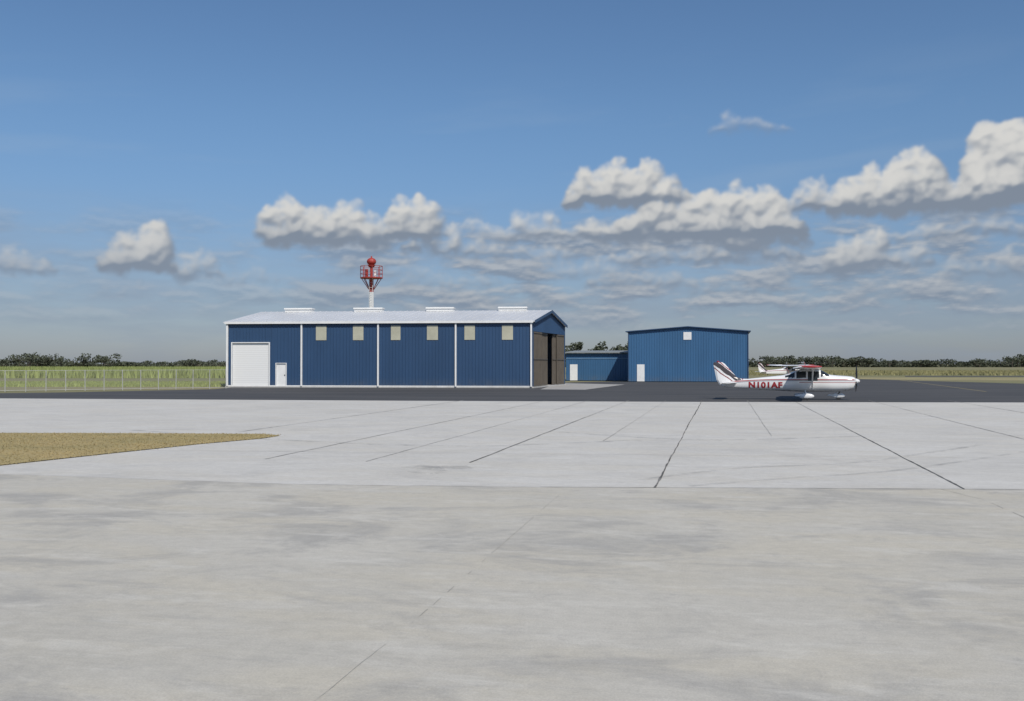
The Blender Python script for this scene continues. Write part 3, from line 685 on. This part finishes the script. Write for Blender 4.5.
def airplane(name,loc,rz,reg=True,scale=1.0):
    E=empty(name,loc,rz); E.scale=(scale,)*3
    NS=84; NSEG=44; v=[];f=[];fm=[]
    for i in range(NS):
        x=.5+8.0*i/(NS-1); zb,zt,hw=prof(x); zc=(zb+zt)/2; h=(zt-zb)/2
        for k_ in range(NSEG):
            t_=2*math.pi*k_/NSEG; c,s=math.cos(t_),math.sin(t_); e=2/2.7
            v.append((x,hw*math.copysign(abs(c)**e,c),zc+h*math.copysign(abs(s)**e,s)))
    def isglass(x,y,z):
        top=prof(x)[1]
        if 4.35<x<4.95 and z>1.32+.12*(4.95-x) and z<top-.07: return True
        if 5.03<x<5.62 and 1.30<z<1.74: return True
        if 5.70<x<6.42 and 1.26<z<1.74: return True
        if 6.48<x<6.98 and z>1.42: return True
        return False
    for i in range(NS-1):
        for k_ in range(NSEG):
            q=(i*NSEG+k_,i*NSEG+(k_+1)%NSEG,(i+1)*NSEG+(k_+1)%NSEG,(i+1)*NSEG+k_); f.append(q)
            c=[sum(v[j][a] for j in q)/4 for a in range(3)]; fm.append(1 if isglass(*c) else 0)
    f.append(tuple(range(NSEG-1,-1,-1))); fm.append(0); f.append(tuple(range((NS-1)*NSEG,NS*NSEG))); fm.append(0)
    obj('fuselage',v,f,[M_plane,M_glass],E,True,fm)
    def foil(name,root,tip,th,mat,n=14):
        B=MB(); rows=[]
        for (le,te,y,z),tk in ((root,th),(tip,th*.75)):
            ch=le-te; row=[]
            for k_ in range(n):
                s=k_/(n-1); t_=tk*ch*2.0*(1.48*math.sqrt(s)-.63*s-1.76*s*s+1.42*s**3-.51*s**4); row.append((le-s*ch,t_))
            up_=[(a,y,z+b_) for a,b_ in row]; lo=[(a,y,z-b_*.45) for a,b_ in row[1:-1]][::-1]; rows.append(up_+lo)
        m_=len(rows[0]); B.v=rows[0]+rows[1]
        for k_ in range(m_): B.f.append((k_,(k_+1)%m_,m_+(k_+1)%m_,m_+k_))
        B.f+= [tuple(range(m_-1,-1,-1)),tuple(range(m_,2*m_))]
        return B.make(name,mat,E)
    for s in (-1,1):
        sd='right' if s<0 else 'left'
        foil('wing_inner_'+sd,(6.45,4.85,s*.0,1.90),(6.45,4.85,s*2.6,1.95),.11,M_pw)
        foil('wing_outer_'+sd,(6.45,4.85,s*2.6,1.95),(6.35,5.2,s*5.35,2.02),.11,M_pw)
        tp=MB(); tp.ellipsoid((5.8,s*5.36,2.05),(.58,.14,.07),14,8); tp.make('wing_tip_'+sd,M_redp,E,True)
        foil('tailplane_'+sd,(1.45,.52,0,1.02),(1.15,.50,s*1.75,1.02),.09,M_pw)
        st=MB(); st.tube((5.95,s*.53,.62),(5.95,s*2.5,1.90),.045,n=8); st.make('wing_strut_'+sd,M_pw,E)
        g_=MB(); g_.tube((5.55,s*.40,.55),(5.62,s*1.28,.26),.055,.035,8); g_.make('gear_leg_'+sd,M_pw,E)
        pn=MB(); pn.ellipsoid((5.60,s*1.32,.24),(.46,.11,.17),18,12); pn.ellipsoid((5.35,s*1.32,.27),(.45,.08,.09),14,8); pn.make('wheel_pant_'+sd,M_pw,E,True)
        w_=MB(); w_.tube((5.62,s*1.32-.07,.19),(5.62,s*1.32+.07,.19),.19,n=20); w_.make('main_wheel_'+sd,M_tyre,E)
    B=MB()
    out=[(.35,.86),(.16,1.18),(-.05,2.24),(.02,2.31),(.52,2.31),(.66,2.22),(1.42,1.36),(1.75,1.26),(2.5,1.27),(1.3,1.0),(.6,.9)]
    n=len(out)
    for s in (-1,1): B.v+=[(x,s*(.012 if k_<8 else .03),z) for k_,(x,z) in enumerate(out)]
    inn=[(.38,.95),(.26,1.2),(.10,2.12),(.14,2.22),(.46,2.22),(.54,2.15),(1.22,1.36),(1.5,1.22),(1.6,1.2),(1.2,1.05),(.7,.95)]
    o2=len(B.v)
    for s in (-1,1): B.v+=[(x,s*.05*(1.3-.35*(z-.9)),z) for x,z in inn]
    for si,s in enumerate((-1,1)):
        for k_ in range(n):
            a,b_=si*n+k_,si*n+(k_+1)%n; c,d=o2+si*n+(k_+1)%n,o2+si*n+k_
            B.f.append((a,b_,c,d))
        B.f.append(tuple(o2+si*n+k_ for k_ in range(n)))
    for k_ in range(n): B.f.append((k_,(k_+1)%n,n+(k_+1)%n,n+k_))
    B.make('tail_fin',M_fin,E)
    ng=MB(); ng.tube((7.45,0,.6),(7.52,0,.25),.05,.04,8); ng.make('nose_gear_leg',M_pw,E)
    pn=MB(); pn.ellipsoid((7.50,0,.25),(.42,.11,.17),18,12); pn.ellipsoid((7.25,0,.27),(.40,.07,.08),14,8); pn.make('nose_wheel_pant',M_pw,E,True)
    w_=MB(); w_.tube((7.52,-.07,.18),(7.52,.07,.18),.18,n=20); w_.make('nose_wheel',M_tyre,E)
    sn=MB()
    for a,b_,r0_,r1_ in ((8.49,8.58,.17,.165),(8.58,8.68,.165,.13),(8.68,8.76,.13,.07),(8.76,8.79,.07,.01)): sn.tube((a,0,1.14),(b_,0,1.14),r0_,r1_,18)
    sn.make('spinner',M_pw,E,True)
    pb=MB()
    for k_ in range(3):
        t_=math.radians(78+120*k_); d=Vector((0,math.cos(t_),math.sin(t_))); sd_=Vector((0,-d.z,d.y)); c=Vector((8.60,0,1.14))
        rows=[]
        for r_,w_ in ((.14,.06),(.4,.085),(.75,.08),(.97,.04)):
            tw=.9-r_*.55; ofs=sd_*w_*math.cos(tw)+Vector((w_*math.sin(tw),0,0)); q=c+d*r_
            rows.append([tuple(q-ofs),tuple(q+Vector((.012,0,0))),tuple(q+ofs),tuple(q-Vector((.012,0,0)))])
        i=len(pb.v)
        for r_ in rows: pb.v+=r_
        for a in range(3):
            for b_ in range(4): pb.f.append((i+a*4+b_,i+a*4+(b_+1)%4,i+(a+1)*4+(b_+1)%4,i+(a+1)*4+b_))
        pb.f.append((i+12,i+13,i+14,i+15))
    pb.make('propeller',M_prop,E)
    an=MB(); an.tube((5.6,.1,2.02),(5.5,.1,2.32),.012,n=5); an.tube((4.6,-.1,1.6),(4.45,-.1,1.95),.01,n=5); an.ellipsoid((.25,0,2.35),(.09,.04,.05),8,6); an.make('antennas',M_redp,E)
    ai=MB(); ai.box(8.42,8.515,-.26,-.17,1.16,1.28); ai.box(8.42,8.515,.17,.26,1.16,1.28); ai.make('air_intakes',M_prop,E)
    ex=MB(); ex.tube((7.6,-.2,.5),(7.5,-.22,.36),.04,n=8); ex.make('exhaust_pipe',M_prop,E)
    if reg:
        cu=bpy.data.curves.new('reg','FONT'); cu.body='N101AF'; cu.size=.50; cu.offset=.022; cu.space_character=1.12
        to=bpy.data.objects.new('reg',cu); sc.collection.objects.link(to); bpy.context.view_layer.update()
        me=bpy.data.meshes.new_from_object(to.evaluated_get(bpy.context.evaluated_depsgraph_get())); bpy.data.objects.remove(to)
        bm=bmesh.new(); bm.from_mesh(me); bmesh.ops.triangulate(bm,faces=bm.faces)
        for _ in range(2): bmesh.ops.subdivide_edges(bm,edges=[e for e in bm.edges if e.calc_length()>.06],cuts=1); bmesh.ops.triangulate(bm,faces=bm.faces)
        xs=[q.co.x for q in bm.verts]; x0,x1=min(xs),max(xs); L=2.05
        for q in bm.verts:
            x=2.15+(q.co.x-x0)/(x1-x0)*L; z=.72+q.co.y
            q.co=(x,-hwid(x,z)-.014,z)
        bm.to_mesh(me); bm.free(); me.materials.clear(); me.materials.append(M_redp)
        o=bpy.data.objects.new('registration_lettering',me); sc.collection.objects.link(o); o.parent=E
    return E
def place(px,py,rz,name,reg,scale=1.0):
    x,y=G(px,py); c=Vector((math.cos(rz),math.sin(rz)))*4.35*scale
    return airplane(name,(x-c.x,y-c.y,0),rz,reg,scale)
place(785,399.2,math.radians(-15),'parked_airplane',True,.955)
place(782,378.3,math.radians(20),'parked_airplane',False,.95)
